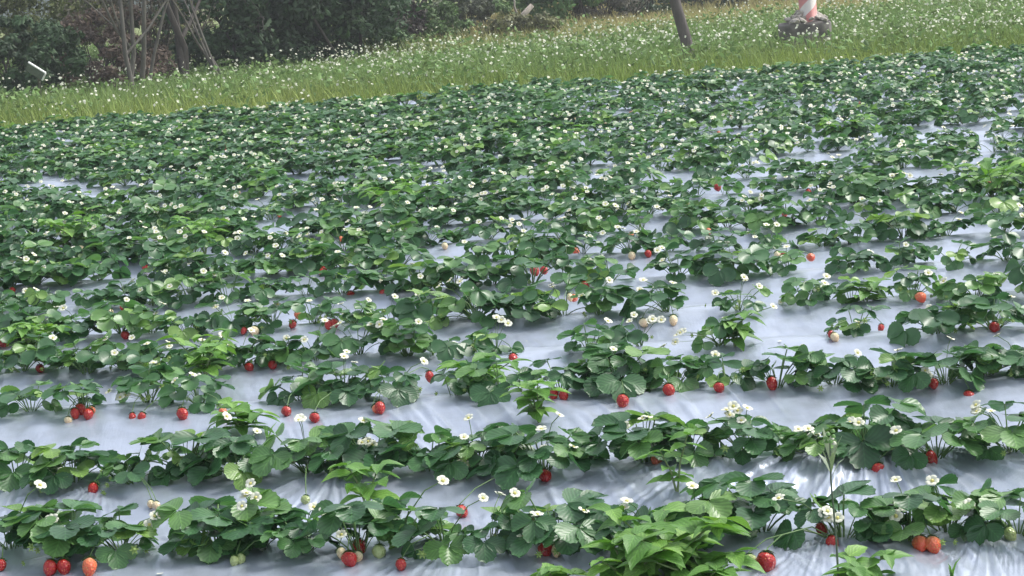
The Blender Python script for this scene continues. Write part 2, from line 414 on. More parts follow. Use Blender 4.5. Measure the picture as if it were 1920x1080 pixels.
mb = MB(); mb.tube([(0, 0, 0), (.12, 0, .45), (.38, 0, .86), (.62, 0, 1.0)], [.014, .012, .011, .010], 5, 0, False)   # unit stalk, tip at (.62,0,1)
ME_stalk = mb.mesh('flower_stalk', [M_petiole])

# ------------------------------------------------------------------ where the plants stand
plants = []          # dict(x,y,size,row, hand)
hand_rows = {
    0: [(15, .9), (130, 1.0), (225, .85), (400, 1.05), (480, 1.0), (570, .8), (670, 1.0), (745, .8), (835, .9), (915, .85), (1040, 1.05), (1215, .8), (1310, 1.0), (1430, 1.05), (1570, .95), (1700, .9), (1780, .9), (1905, .95)],
    1: [(25, .95), (140, .95), (250, .75), (345, 1.1), (445, .9), (575, .95), (690, 1.1), (800, .85), (890, .9), (1015, 1.15), (1210, 1.0), (1290, .85), (1400, .95), (1530, .75), (1630, 1.1), (1745, 1.0), (1890, .95)],
    2: [(55, .95), (160, .9), (270, 1.0), (370, .9), (560, .95), (645, 1.0), (735, .9), (850, .9), (940, .95), (1050, .85), (1160, 1.1), (1265, .85), (1360, .9), (1450, .95), (1560, .95), (1660, .9), (1760, 1.0), (1850, .9), (1925, .9)],
}
hand_first = 2       # index in rows of the first visible row
gaps = [(520, 630, 60, 14), (650, 690, 40, 12), (380, 525, 35, 12), (190, 352, 170, 9), (560, 330, 45, 9), (960, 297, 70, 7), (1680, 240, 100, 8),
        (1510, 292, 40, 12), (1850, 240, 50, 9), (80, 590, 60, 12), (1060, 640, 40, 12), (780, 208, 30, 6), (1720, 500, 60, 14), (1880, 640, 70, 14), (1640, 655, 60, 10), (1820, 460, 90, 12),
        (1320, 312, 35, 8), (1330, 405, 45, 9), (270, 425, 30, 8), (470, 430, 35, 10), (240, 505, 40, 10),
        (1900, 215, 40, 8), (1760, 330, 40, 9), (1790, 570, 60, 10), (1380, 330, 40, 8)]
def in_gap(px, py):
    return any(((px - a) / w_) ** 2 + ((py - b) / h_) ** 2 < 1 for a, b, w_, h_ in gaps)
for j, s0 in enumerate(rows):
    hj = j - hand_first
    xs = []
    if hj in hand_rows:
        for px, sz in hand_rows[hj]:
            sz *= 1.08 if hj < 2 else 1.04
            # row line s0 = y + slope*x : walk along the row to that pixel column
            x = 0.0
            for _ in range(12):
                y = s0 - ROWSLOPE * x; q = proj((x, y, float(H(x, y)) + .04)); x += (px - q[0]) / FPX * q[2]
            xs.append((x, sz, True))
        xmin = min(v[0] for v in xs); xmax = max(v[0] for v in xs)
        for sgn, e in ((-1, xmin), (1, xmax)):
            for k in range(1, 7): xs.append((e + sgn * k * .25 + random.uniform(-.05, .05), random.uniform(.8, 1.05), False))
    else:
        half = (s0 + 1) * 0.34 + 0.5; x = -half + random.uniform(0, .2)
        while x < half:
            left = x / (s0 + .1) < .03
            xs.append((x, random.uniform(.82, 1.2) if left else random.uniform(.75, 1.12), False)); x += random.uniform(.11, .18) if left else random.uniform(.13, .23) if s0 > 9 else random.uniform(.16, .27)
            if random.random() < 0.03: x += .2
    for x, sz, hand in xs:
        y = s0 - ROWSLOPE * x + random.gauss(0, .035)
        if y > float(edge_y(x)) - .12 or y < 3.6: continue
        q = proj((x, y, float(H(x, y)) + .05))
        if not hand and in_gap(q[0], q[1] + 6): continue
        fr = -90 < q[0] < 2010 and -200 < q[1] < 1150
        plants.append(dict(x=x, y=y, sz=sz, row=hj, px=q[0], py=q[1], d=q[2], vis=fr, berries=[], flowers=[]))

# berries read off the photograph: (px, py, colour, relative size)
PB = [(95,1062,'red',1.05),(120,1060,'red',1.0),(168,1060,'orange',1.2),(640,1036,'pale',.8),(655,1046,'red',1.0),(674,1022,'red',.95),(672,1042,'pale',.7),(711,1032,'green',.9),(752,1057,'red',.75),
      (1022,1028,'red',.9),(1044,1031,'pale',.85),(865,958,'red',.95),(1437,1050,'red',1.2),(1406,1050,'green',.85),(1540,990,'red',.8),(1560,1016,'red',1.0),(1726,1017,'orange',1.0),(1749,1019,'orange',1.05),
      (1757,975,'pale',.75),(1893,1000,'green',.95),(3,1058,'red',.8),(440,1050,'green',.7),(452,1046,'green',.7),
      (175,915,'red',1.0),(283,944,'pale',.6),(293,946,'pale',.6),(573,936,'green',.7),(1022,891,'red',.95),(1232,861,'orange',.95),(1618,864,'orange',.85),(1632,862,'green',.75),(1648,880,'red',1.05),(1636,874,'green',.6),(1745,857,'red',1.1),
      (128,787,'pale',.7),(140,774,'red',1.0),(151,766,'red',1.05),(166,775,'red',1.0),(172,768,'orange',.8),(248,781,'red',.8),(266,781,'red',.95),(342,775,'red',1.1),(418,773,'orange',1.0),(537,770,'red',.9),(590,782,'red',.9),(712,763,'red',1.15),(704,766,'orange',.8),
      (1038,737,'red',1.05),(1057,740,'red',.9),(1168,750,'red',1.15),(1254,730,'red',1.1),(1348,725,'red',.9),(1447,717,'red',1.15),(1750,718,'red',.9),(1817,741,'red',.95),
      (205,707,'red',1.05),(75,690,'red',.9),(467,687,'red',.9),(511,683,'red',.9),(805,704,'red',1.0),(962,672,'red',1.15),(1387,660,'red',1.1),(1559,627,'red',.9),(1565,631,'pale',.85),(1652,614,'red',.8),(1865,612,'red',1.0),
      (235,627,'red',.95),(8,642,'red',1.1),(549,607,'red',.95),(559,590,'orange',1.0),(616,608,'red',1.1),(627,606,'red',1.1),(855,616,'orange',.9),(950,615,'red',.8),(1222,603,'red',.8),(1280,602,'orange',1.1),(1509,584,'red',1.1),(1498,584,'pale',.9),(1726,556,'orange',1.1),
      (417,570,'orange',1.0),(658,553,'red',1.1),(718,550,'red',1.15),(1068,556,'pale',.9),(1076,558,'orange',.9),(1380,527,'red',1.3),(1283,533,'red',1.0),(1453,525,'red',.9),
      (1002,507,'red',1.2),(1013,505,'red',1.2),(1020,506,'red',1.0),(1165,485,'red',1.1),(1514,476,'red',1.3),(1520,482,'orange',1.0),(1651,456,'red',1.1),(1660,456,'red',1.0),(1768,452,'red',1.3),(1779,451,'red',1.1),
      (640,450,'red',1.0),(525,415,'red',1.3),(590,370,'red',1.1),(990,395,'red',1.2),(1243,410,'red',1.5),(1695,378,'orange',1.3),(1850,270,'orange',1.2),(1555,240,'red',1.3),(1500,360,'red',1.1),(128,545,'red',1.1),(1080,470,'orange',1.0),
      (1610,396,'orange',1.2),(1345,350,'red',1.2),(1410,288,'red',1.2),(1800,205,'red',1.2)]
for (px, py, c, sz) in PB:
    p = ground(px, py, 0.016 * sz)
    best = min(plants, key=lambda q: (q['x'] - p.x) ** 2 + (q['y'] + .02 - p.y) ** 2 * .8)
    best['berries'].append((p, c, sz, True))
# flower clusters read off the photograph near the camera
PF = [(125,1008),(118,1014),(133,1012),(100,975),(290,968),(280,984),(310,966),(568,1018),(588,951),(640,1003),(865,888),(855,887),(830,902),(965,925),(1008,965),(985,1013),(988,1035),(1175,940),(1170,952),(1298,912),(1545,962),(1552,970),(1538,975),(1570,975),
      (1680,968),(1672,985),(1695,950),(1748,902),(340,822),(352,826),(343,862),(345,880),(335,868),(127,886),(75,910),(430,885),(428,890),(462,925),(460,930),(548,865),(585,875),(690,828),(698,835),(665,847),(870,820),(935,800),(1015,805),(1020,842),(1075,838),(1205,785),(1215,783),(1225,840),
      (1375,762),(1383,770),(1497,805),(1523,820),(1593,792),(1600,795),(1680,808),(1702,822),(1705,815),(1830,770),(1830,760),(1918,812),(1740,705),(1735,695),(1820,738),(1840,710),(225,745),(85,885),(590,728),(575,732),(585,722),(228,670),(778,655),(850,645),(650,660),(430,648),(372,708),(560,788),
      (1608,662),(1280,622),(1270,628),(1240,600),(1395,520),(1610,605),(1090,555),(1150,655),(1465,570),(1450,575),(640,585),(940,600),(720,525),(870,535)]
for (px, py) in PF:
    d = ray(px, py)
    cand = []
    for q in plants:
        if q['row'] < 0 or q['d'] > 9.6: continue
        t = (q['y'] - .03) / d.y; X, Z = d.x * t, CAMH + d.z * t
        zz = Z - float(H(q['x'], q['y']))
        if -.02 < zz < .155 and abs(X - q['x']) < .2: cand.append((abs(X - q['x']) + abs(zz - .10) * 1.3, q, Vector((X, q['y'] - .03, Z))))
    if cand:
        c = min(cand, key=lambda v: v[0]); z0 = float(H(c[2].x, c[2].y)) + .02
        c[2].z = max(c[2].z, z0); c[1]['flowers'].append(c[2])
        for _ in range(random.choice([0, 0, 1, 1, 2])):
            e = c[2] + Vector((random.gauss(0, .018), random.gauss(0, .018), random.gauss(-.004, .010))); e.z = max(e.z, z0); c[1]['flowers'].append(e)

order = sorted([q for q in plants if q['vis'] and q['row'] >= -1 and q['py'] < 1140], key=lambda q: q['d'])
single = order[:300]; sid = set(id(q) for q in single); rest = [q for q in plants if id(q) not in sid]

HB = [(b_[0], *proj(b_[0])[:2]) for q in plants for b_ in q['berries'] if b_[3]]     # berries that stay in the open
def rz(x): return Matrix.Rotation(x, 4, 'Z')
WORDS = ['no', 'one', 'two', 'three', 'four', 'five', 'six', 'seven', 'eight', 'nine', 'ten']
def word(n): return WORDS[n] if n < 11 else 'many'
NOISE_G = 'strawberry plants in rows on the plastic mulch'
random.seed(5)
def leaf_specs(q):
    n = int(random.uniform(11, 21) * min(1.1, q['sz'])); out = []; up = random.uniform(-.10, .14)
    a0 = random.uniform(0, 6.28)
    for i in range(n):
        t = (i + random.random()) / n
        want = 0.12 + up + 1.25 * t ** 0.8
        k = min(range(len(LEAN)), key=lambda v: abs(LEAN[v] - want) + random.uniform(0, .25))
        out.append((k, a0 + i * 2.399 + random.uniform(-.3, .3), q['sz'] * random.uniform(.62, 1.08), random.uniform(-.22, .22), random.uniform(-.22, .22)))
    return out
def rnd_flowers(q, n):
    for _ in range(n):
        a = random.uniform(0, 6.28); r_ = random.uniform(.03, .13) * q['sz']
        q['flowers'].append(Vector((q['x'] + r_ * math.cos(a), q['y'] + r_ * math.sin(a), float(H(q['x'], q['y'])) + random.uniform(.07, .125) * q['sz'])))
for q in plants:
    if q['row'] > 2 or q['row'] < 0 or not q['vis']:
        if q['d'] > 7 or q['row'] < 0: rnd_flowers(q, random.choice([0, 0, 1, 2, 3, 4, 5] if q['d'] > 9 else [0, 1, 1, 2, 2, 3]))
        if random.random() < .10 and q['row'] > 3:
            for _ in range(random.choice([1, 1, 2])):
                p = Vector((q['x'] + random.uniform(-.1, .1), q['y'] - random.uniform(.11, .16), 0)); p.z = float(H(p.x, p.y)) + .016
                q['berries'].append((p, random.choice(['red', 'red', 'orange', 'pale']), random.uniform(.8, 1.1), False))
    elif random.random() < .5: rnd_flowers(q, 1)

def flower_orient(p, q):
    out = Vector((p.x - q['x'], p.y - q['y'], 0)); out = out * 3 + Vector((random.uniform(-.3, .3), random.uniform(-.75, .1), .8))
    return out.to_track_quat('Z', 'Y').to_euler()
for q in single:
    z = float(H(q['x'], q['y'])); base = Vector((q['x'], q['y'], z - .004))
    root = add('strawberry_plant', None, None, base); root.empty_display_size = .05
    near = q['d'] < 7.4
    for (k, az, sc, tx, ty) in leaf_specs(q):
        tw = base + Matrix.Rotation(az, 3, 'Z') @ (TIPS[k] * sc); tp = proj(tw)
        if any(tw.y < bp.y + .03 and abs(tp[0] - bx) < .05 * FPX / tp[2] and abs(tp[1] - by) < .040 * FPX / tp[2] for bp, bx, by in HB): continue
        add('leaf', (LEAVES if q['d'] < 6.9 else LEAVES_MID)[k], root, (math.cos(az) * .012, math.sin(az) * .012, 0), (tx, ty, az), sc)
    for p in q['flowers']:
        l = p - base; hr = math.hypot(l.x, l.y)
        ef = flower_orient(p, q)
        add('flower_stalk', ME_stalk, root, (0, 0, 0), (0, 0, math.atan2(l.y, l.x)), (max(hr, .01) / .62, .1, max(l.z, .02)))
        if near:
            f = add('flower', ME_petals, root, l, ef, random.uniform(.85, 1.12)); add('flower_centre', ME_centre, f)
        else:
            add('flower', ME_flower, root, l, ef, random.uniform(.85, 1.15))
    if q['d'] < 8.5:
        for _ in range(random.choice([0, 0, 1, 2, 4])):
            a = random.uniform(3.3, 6.1); r_ = random.uniform(.07, .13) * q['sz']; l = Vector((math.cos(a) * r_, math.sin(a) * r_, 0)); l.z = float(H(q['x'] + l.x, q['y'] + l.y)) - base.z + random.uniform(.01, .06)
            add('flower_stalk', ME_stalk, root, (0, 0, 0), (0, 0, a), (r_ / .62, .1, max(l.z, .015)))
            add('flower_bud', ME_bud, root, l, Vector((math.cos(a), math.sin(a) - .4, random.uniform(-.4, .6))).to_track_quat('Z', 'Y').to_euler(), random.uniform(.6, 1.0))
    for (p, c, sz, hand) in q['berries']:
        l = p - base
        e = Vector((random.uniform(-.35, .35), .7 + random.uniform(-.2, .3), .75 + random.uniform(-.3, .2))).to_track_quat('Z', 'Y').to_euler()
        bz = sz * 0.95
        top = e.to_matrix() @ Vector((0, 0, .018 * bz))
        b = add('berry', random.choice(BERRY[c]), root, l + top * .6, e, bz)
        add('calyx', ME_calyx, b)
        if q['d'] < 9:
            s0 = b.location + e.to_matrix() @ Vector((0, 0, .013 * bz)); mb = MB(); mid = s0 * .55 + Vector((0, 0, .045))
            mb.tube([Vector((0, 0, .004)), Vector((0, 0, .004)) * .3 + mid * .7 + Vector((0, 0, .008)), mid * .45 + s0 * .55 + Vector((0, 0, .006)), s0], .0014, 4, 0, False)
            add('berry_stalk', mb.mesh('berry_stalk', [M_petiole]), root)
    nred = sum(1 for b in q['berries'] if b[1] == 'red'); nor = sum(1 for b in q['berries'] if b[1] == 'orange'); npl = len(q['berries']) - nred - nor; nf = len(q['flowers'])
    size = 'large' if q['sz'] > 1.05 else 'small' if q['sz'] < .88 else 'medium'
    bits = []
    if nred: bits.append(word(nred) + (' red berry' if nred == 1 else ' red berries'))
    if nor: bits.append(word(nor) + (' orange berry' if nor == 1 else ' orange berries'))
    if npl: bits.append(word(npl) + (' pale unripe berry' if npl == 1 else ' pale unripe berries'))
    if nf: bits.append(word(nf) + (' white flower' if nf == 1 else ' white flowers'))
    tail = ' and '.join(bits) if bits else 'no berries or flowers'
    where = f', row {word(q["row"] + 1)} behind the tall weed' if q['row'] >= 0 else ' in front of the tall weed'
    if q['row'] + 1 > 10: where = f', row {q["row"] + 1} behind the tall weed'
    lab = f'{size} strawberry plant with {tail}{where}'
    if len(lab.split()) > 16: lab = f'{size} strawberry plant with {tail}'
    if len(lab.split()) > 16: lab = f'{size} strawberry plant with {len(q["berries"])} berries and {nf} white flowers'
    tag(root, lab, 'strawberry plant', NOISE_G)

# the many small plants of the far rows and beyond the frame: one mass
def bake(items):
    """items: list of (V, F4, M, 4x4, tint)"""
    Vs, Fs, Ms, Cs = [], [], [], []; off = 0
    for V, F4, Mi, mt, tint in items:
        A = np.array(mt)[:3, :3]; b = np.array(mt)[:3, 3]
        Vs.append(V @ A.T + b); Fs.append(F4 + off); Ms.append(Mi); Cs.append(np.full((len(V), 3), tint)); off += len(V)
    return np.concatenate(Vs), np.concatenate(Fs), np.concatenate(Ms), np.concatenate(Cs)
LOW = [(np.array(mb.V), np.array(mb.F4), np.array(mb.M4)) for mb in LEAVES_LOW]
mb = MB()
for k in range(5):
    a = 2 * math.pi * k / 5; c = Vector((math.cos(a), math.sin(a), 0)); s = Vector((-math.sin(a), math.cos(a), 0))
    mb.quad([c * .002, c * .009 - s * .007 + Vector((0, 0, .002)), c * .0145, c * .009 + s * .007 + Vector((0, 0, .002))], 2)
mb.quad([(-.003, -.003, .004), (.003, -.003, .004), (.003, .003, .004), (-.003, .003, .004)], 3)
FLO = (np.array(mb.V), np.array(mb.F4), np.array(mb.M4))
mb = MB(); P = []
for (rd, z) in [(0.001, .004), (.0135, -.003), (.0155, -.012), (.0112, -.026), (.001, -.036)]:
    P.append([Vector((rd * math.cos(2 * math.pi * k / 7), rd * math.sin(2 * math.pi * k / 7), z)) for k in range(8)])
mb.grid(P, 4); BLO = (np.array(mb.V), np.array(mb.F4), np.array(mb.M4))
items = []
for q in rest:
    z = float(H(q['x'], q['y'])); base = Matrix.Translation((q['x'], q['y'], z - .004))
    for (k, az, sc, tx, ty) in leaf_specs(q):
        mt = base @ rz(az) @ Matrix.Rotation(ty, 4, 'Y') @ Matrix.Rotation(tx, 4, 'X') @ Matrix.Scale(sc, 4)
        items.append((*LOW[k], mt, random.random()))
    for p in q['flowers']:
        items.append((*FLO, Matrix.Translation(p) @ flower_orient(p, q).to_matrix().to_4x4() @ Matrix.Scale(random.uniform(.9, 1.25), 4), .5))
    for (p, c, sz, hand) in q['berries']:
        items.append((BLO[0], BLO[1], BLO[2] + (0 if c == 'red' else 1), Matrix.Translation(p) @ Matrix.Rotation(-.8, 4, 'X') @ Matrix.Scale(sz, 4), .5))
V, F, Mi, C = bake(items)
o = add('strawberry_plants', mesh_np('strawberry_plants', V, F, [M_leaf_far, M_petiole, M_petal, M_centre, M_red, M_orange], Mi, col=C))
tag(o, 'mass of small dark green strawberry plants with white flowers filling the far rows', 'strawberry plants', kind='stuff')

# ------------------------------------------------------------------ weeds among the rows
def weed_leaf_mesh(seed, L, W, droop, low=False):
    r = random.Random(seed); mb = MB(); P = []; uvs = []
    nv = 7
    for i in range(nv + 1):
        t = i / nv; wd = W * .5 * math.sin(math.pi * min(1, t ** .62)) ** .85 * (1 + (.10 if i % 2 else -.06)) if i < nv else .0004
        if i == 0: wd = .001
        P.append([Vector((L * t, wd * q, .16 * W * abs(q) * math.sin(math.pi * t) - droop * L * t * t + .01 * L * math.sin(6 * t + seed))) for q in (-1, -.5, 0, .5, 1)])
        uvs.append([(q, t) for q in (-1, -.5, 0, .5, 1)])
    mb.grid(P, 0, uvs); return mb.mesh('leaf', [M_weed])
WEED_LEAVES = [weed_leaf_mesh(i, 1, random.Random(i).uniform(.52, .72), random.Random(i + 9).uniform(.1, .45)) for i in range(5)]
def weed(px, py, h, nst, L, label, spread=.09, seed=0, on=None):
    r = random.Random(seed); b = ground(px, py) if on is None else on
    root = add('broadleaf_weed', None, None, b - Vector((0, 0, .004))); root.empty_display_size = .05
    for k in range(nst):
        a = 2 * math.pi * k / nst + r.uniform(-.5, .5); hh = h * r.uniform(.65, 1.0); sp = spread * r.uniform(.3, 1.2)
        tip = Vector((math.cos(a) * sp, math.sin(a) * sp, hh)); mid = Vector((tip.x * .35, tip.y * .35, hh * .55))
        mb = MB(); mb.tube([(0, 0, 0), mid, tip], [.0032, .0026, .0016], 5, 0, False)
        add('stem', mb.mesh('stem', [M_weedstem]), root)
        for lv, t in enumerate((.35, .62, .85, 1.0)):
            p = (mid * (t / .55)) if t < .55 else mid.lerp(tip, (t - .55) / .45)
            for sgn in (0, math.pi) if t < 1 else (0, 2.1, 4.2):
                az = a + lv * 1.57 + sgn + r.uniform(-.35, .35)
                add('leaf', r.choice(WEED_LEAVES), root, p, (r.uniform(-.3, .3), r.uniform(-.35, .25), az), L * r.uniform(.7, 1.05) * (1 if t < 1 else .75))
    tag(root, label, 'weed', 'light green weeds among the strawberry rows'); return root
weed(1255, 1084, .14, 6, .105, 'broad bright green weed with large leaves beside a strawberry plant bearing a big red berry', .12, 1)
weed(1185, 1108, .11, 5, .085, 'bright green leafy weed beside the broad weed, in front of the nearest row', .10, 2)
weed(1318, 1108, .10, 5, .09, 'low bright green weed in front of the big red berry', .11, 3)
weed(1045, 1104, .055, 3, .06, 'small weed sprout on bare plastic in front of the pale berry', .05, 4)
weed(1610, 1100, .07, 3, .075, 'small light green weed beside the tall grass stem', .06, 5)
weed(385, 712, .17, 6, .085, 'tall bushy yellow green weed standing in the strawberry rows', .12, 6)
weed(455, 812, .09, 3, .10, 'light green weed with broad pointed leaves on bare plastic', .07, 7)
weed(150, 462, .20, 7, .10, 'broad bright green weed clump in the middle rows', .2, 8)
weed(385, 478, .22, 7, .095, 'upright bright green weed clump beside the broad middle clump', .18, 9)
weed(900, 728, .10, 5, .10, 'low spreading light green weed with a red berry showing behind it', .13, 10)
weed(735, 392, .16, 7, .10, 'light green weed patch among dense middle rows', .25, 11)
weed(1865, 378, .22, 8, .11, 'wide bright green weed clump overhanging bare plastic', .28, 12)
weed(1378, 650, .13, 3, .085, 'upright light green sprout above a single red berry', .05, 13)
weed(1622, 575, .10, 2, .10, 'single pale lime green weed with two broad leaves', .05, 14)
weed(60, 660, .13, 5, .085, 'yellow green weed next to paired red berries', .12, 15)
weed(1010, 790, .13, 4, .075, 'upright leafy weed rising between two rows', .06, 16)
weed(1035, 285, .18, 7, .10, 'yellow green weed patch in the far rows', .25, 17)
weed(1590, 265, .18, 6, .10, 'bright green weed patch beside a far strip of bare plastic', .22, 18)
weed(230, 312, .18, 6, .10, 'bright green weed patch in the far rows near a bare strip', .22, 19)
weed(1270, 925, .16, 2, .07, 'lanky weed with a brown stem on bare plastic', .04, 20)
weed(690, 960, .14, 2, .085, 'lanky green weed leaning over the nearest row', .05, 21)

# tall grass stem with its seed head, and a few loose blades
g = gp(1574, 1118); g.z = float(H(g.x, g.y)) - .004
root = add('tall_weed', None, None, g); root.empty_display_size = .05
mb = MB(); mb.tube([(0, 0, 0), (.001, 0, .12), (-.002, 0, .24), (.001, 0, .318)], [.0024, .0022, .0018, .0013], 6); add('stem', mb.mesh('stem', [plain('dark green stem', (.055, .085, .045), .6)]), root)
for k in range(7):
    a = k * 2.4; mb = MB(); b0 = Vector((0, 0, .245 + .004 * k)); e0 = b0 + Vector((math.cos(a) * .028, math.sin(a) * .028, .035 + .006 * k))
    s_ = Vector((-math.sin(a), math.cos(a), 0)); md = b0.lerp(e0, .55) + Vector((0, 0, .008))
    mb.grid([[b0 + s_ * .0008 * q for q in (-1, 0, 1)], [md + s_ * .0055 * q for q in (-1, 0, 1)], [e0 + s_ * .0008 * q for q in (-1, 0, 1)]])
    add('leaf', mb.mesh('leaf', [leaf_mat('grey green leaf', [(0, (.16, .22, .12)), (1, (.24, .30, .18))], veins=False) if k == 0 else bpy.data.materials['grey green leaf']]), root)
for k in range(9):
    a = k * 2.4; p = Vector((.001 + math.cos(a) * .008, math.sin(a) * .008, .312 + .003 * k)); mb = MB(); dome(mb, .005, .007, 0, -.002, 6)
    add('flower_bud', mb.mesh('flower_bud', [M_petal if k % 3 == 0 else M_calyx]), root, p)
tag(root, 'tall thin grey green stem with small leaves and a pale seed head', 'weed stem')
def blades(px, py, n, h, label, seed):
    r = random.Random(seed); b = ground(px, py); root = add('grass_tuft', None, None, b - Vector((0, 0, .004))); root.empty_display_size = .05
    for k in range(n):
        a = r.uniform(0, 6.28); hh = h * r.uniform(.6, 1); ln = r.uniform(.1, .6) * hh; mb = MB(); c = Vector((math.cos(a), math.sin(a), 0)); s_ = Vector((-c.y, c.x, 0))
        P = []
        for t, wd in ((0, .003), (.35, .0035), (.7, .0026), (1, .0004)): P.append([c * ln * t * t + Vector((0, 0, hh * (t - .25 * t * t * t))) + s_ * wd * q for q in (-1, 0, 1)])
        mb.grid(P); add('blade', mb.mesh('blade', [M_weed]), root)
    tag(root, label, 'grass', 'grass tufts on the plastic')
blades(503, 838, 5, .10, 'thin grass tuft on bare plastic behind the second row', 1)
blades(1785, 1085, 4, .06, 'tiny seedling grass on bare plastic near orange berries', 2)
blades(812, 668, 4, .09, 'thin upright grass tuft between white flowers', 3)
blades(1310, 645, 5, .08, 'greyish grass tuft on plastic in the middle rows', 4)

# fallen petals on the plastic
mb = MB(); mb.grid([[Vector((x * .007, y * .006, .0012 * (x * x + y * y))) for x in (-1, -.4, .4, 1)] for y in (-.8, 0, .8)])
ME_fallen = mb.mesh('fallen_petal', [M_petal])
for (px, py) in [(1893, 848), (1493, 865), (1540, 862), (1205, 890), (1170, 883), (1462, 640), (1505, 646), (1030, 690), (985, 640), (640, 705), (300, 1076), (1060, 868), (1720, 940), (560, 830)]:
    p = ground(px, py, .003); o = add('fallen_petal', ME_fallen, None, p, (random.uniform(-.2, .2), random.uniform(-.2, .2), random.uniform(0, 6)))
    tag(o, 'small white petal fallen on the silver plastic', 'petal', 'white petals lying on the plastic')

# ------------------------------------------------------------------ meadow grass and its white flowers
def tint_mat(name, rough=0.7, trans=0.25):
    k = N(name); a = k.n('ShaderNodeAttribute', attribute_name='tint'); k.l(a.outputs['Color'], k.p.inputs['Base Color']); k.p.inputs['Roughness'].default_value = rough
    k.p.inputs['Specular IOR Level'].default_value = .3
    tr = k.n('ShaderNodeBsdfTranslucent'); k.l(a.outputs['Color'], tr.inputs[0]); mx = k.n('ShaderNodeMixShader'); mx.inputs[0].default_value = trans
    k.l(k.p.outputs[0], mx.inputs[1]); k.l(tr.outputs[0], mx.inputs[2]); k.l(mx.outputs[0], k.out.inputs[0]); return k.m
M_tint = tint_mat('meadow grass')
FOOT = gp(1512, 98)
def meadow_points(n, ymax=58):
    y = 22.3 + (ymax - 22.3) * rng.random(n) ** 1.5; x = (rng.random(n) * 2 - 1) * (y * .34 + 1.0)
    k = (y > edge_y(x) + .02) & ((x - FOOT[0]) ** 2 + ((y - FOOT[1] + .5) * .6) ** 2 > .45 ** 2)
    return x[k], y[k]
def dryness(x, y):          # fresh along the field, dry and golden further back on the right
    a = np.clip((y - 31 + 0.25 * (0 - x)) / 7, 0, 1)
    return np.clip(a * np.clip((x + 4) / 4, 0, 1) * (0.55 + 1.0 * fbm(x * .5, y * .5, 60, 3)) + .30 * (fbm(x * .9, y * .9, 71, 3) - .35), 0, 1)
NB = 170000
x, y = meadow_points(NB); n = len(x); z = meadow_h(x, y)
back = np.clip((y - edge_y(x)) / 1.8, 0.0, 1)
hh = (.10 + .20 * back * (0.6 + .8 * fbm(x * .8, y * .8, 15, 3))) * rng.uniform(.6, 1.25, n)
az = rng.random(n) * 6.283; ln = hh * rng.uniform(.1, .75, n); wd = rng.uniform(.006, .014, n) * (y / 26)
c = np.stack([np.cos(az), np.sin(az)], -1); sx = np.stack([-c[:, 1], c[:, 0]], -1)
V = np.zeros((n, 5, 3))
for i, (t, wt) in enumerate(((0, 1), (0, -1), (.55, .8), (.55, -.8), (1, 0))):
    V[:, i, 0] = x + c[:, 0] * ln * t * t + sx[:, 0] * wd * .5 * wt; V[:, i, 1] = y + c[:, 1] * ln * t * t + sx[:, 1] * wd * .5 * wt; V[:, i, 2] = z - .02 + hh * t
d = dryness(x, y)[:, None]; var = rng.uniform(.65, 1.25, (n, 1))
patch = np.clip((fbm(x * .6, y * .6, 90, 3)[:, None] - .3) * 2, 0, 1)
fresh = np.array([.23, .325, .07]) * (1 - patch) + np.array([.33, .40, .10]) * patch
leafy = np.array([.175, .285, .10])
bk = (np.clip((y - edge_y(x) - 1.0) / 3, 0, .75))[:, None]
colr = (fresh * (1 - bk) + leafy * bk) * (1 - d) + np.array([.42, .36, .16]) * d
colr = np.repeat((colr * var)[:, None, :], 5, 1)
b = (np.arange(n) * 5)[:, None]
F4 = b + np.array([[0, 1, 3, 2]]); F3 = b + np.array([[2, 3, 4]])
o = add('meadow_grass', mesh_np('meadow_grass', V.reshape(-1, 3), [F4, F3], [M_tint], col=colr.reshape(-1, 3)))
tag(o, 'rough meadow grass, fresh green by the field and straw yellow further back', 'grass', kind='stuff')
# broad leaves of the flowering weeds in the meadow
def leaf_cloud(cen, siz, dirs=None, col=None, size=.05, aspect=.55):
    n = len(cen); a = rng.normal(size=(n, 3)); a /= np.linalg.norm(a, axis=1)[:, None]
    up = rng.normal(size=(n, 3)) * .7 + np.array([0, 0, 1.0]) if dirs is None else dirs + rng.normal(size=(n, 3)) * .55
    up /= np.linalg.norm(up, axis=1)[:, None]
    u = np.cross(a, up); u /= np.linalg.norm(u, axis=1)[:, None] + 1e-9; v = np.cross(up, u)
    L = (siz * size)[:, None]
    V = np.stack([cen - u * L, cen + v * L * aspect - up * L * .18, cen + u * L, cen - v * L * aspect - up * L * .18], 1)
    return V
def cloud_mesh(name, V, col, mat):
    n = len(V); F = (np.arange(n) * 4)[:, None] + np.array([[0, 1, 2, 3]])
    F3 = np.concatenate([(np.arange(n) * 4)[:, None] + np.array([[0, 1, 2]]), (np.arange(n) * 4)[:, None] + np.array([[0, 2, 3]])])
    return mesh_np(name, V.reshape(-1, 3), F3, [mat], col=np.repeat(col[:, None, :], 4, 1).reshape(-1, 3), smooth=False)
x, y = meadow_points(60000, 52)
k = (y > edge_y(x) + .9 + .8 * fbm(x, y, 4, 2)) & (dryness(x, y) < .5 + .3 * rng.random(len(x))) & (fbm(x * .7, y * .7, 33, 3) > .33); x, y = x[k], y[k]; n = len(x)
cen = np.stack([x, y, meadow_h(x, y) + rng.uniform(.04, .36, n) * (.6 + .8 * fbm(x * .8, y * .8, 15, 3))], -1)
colr = np.array([.14, .235, .08]) * rng.uniform(.6, 1.5, (n, 1)) * np.array([1, 1, 1]) + np.array([.03, .02, 0]) * rng.random((n, 1))
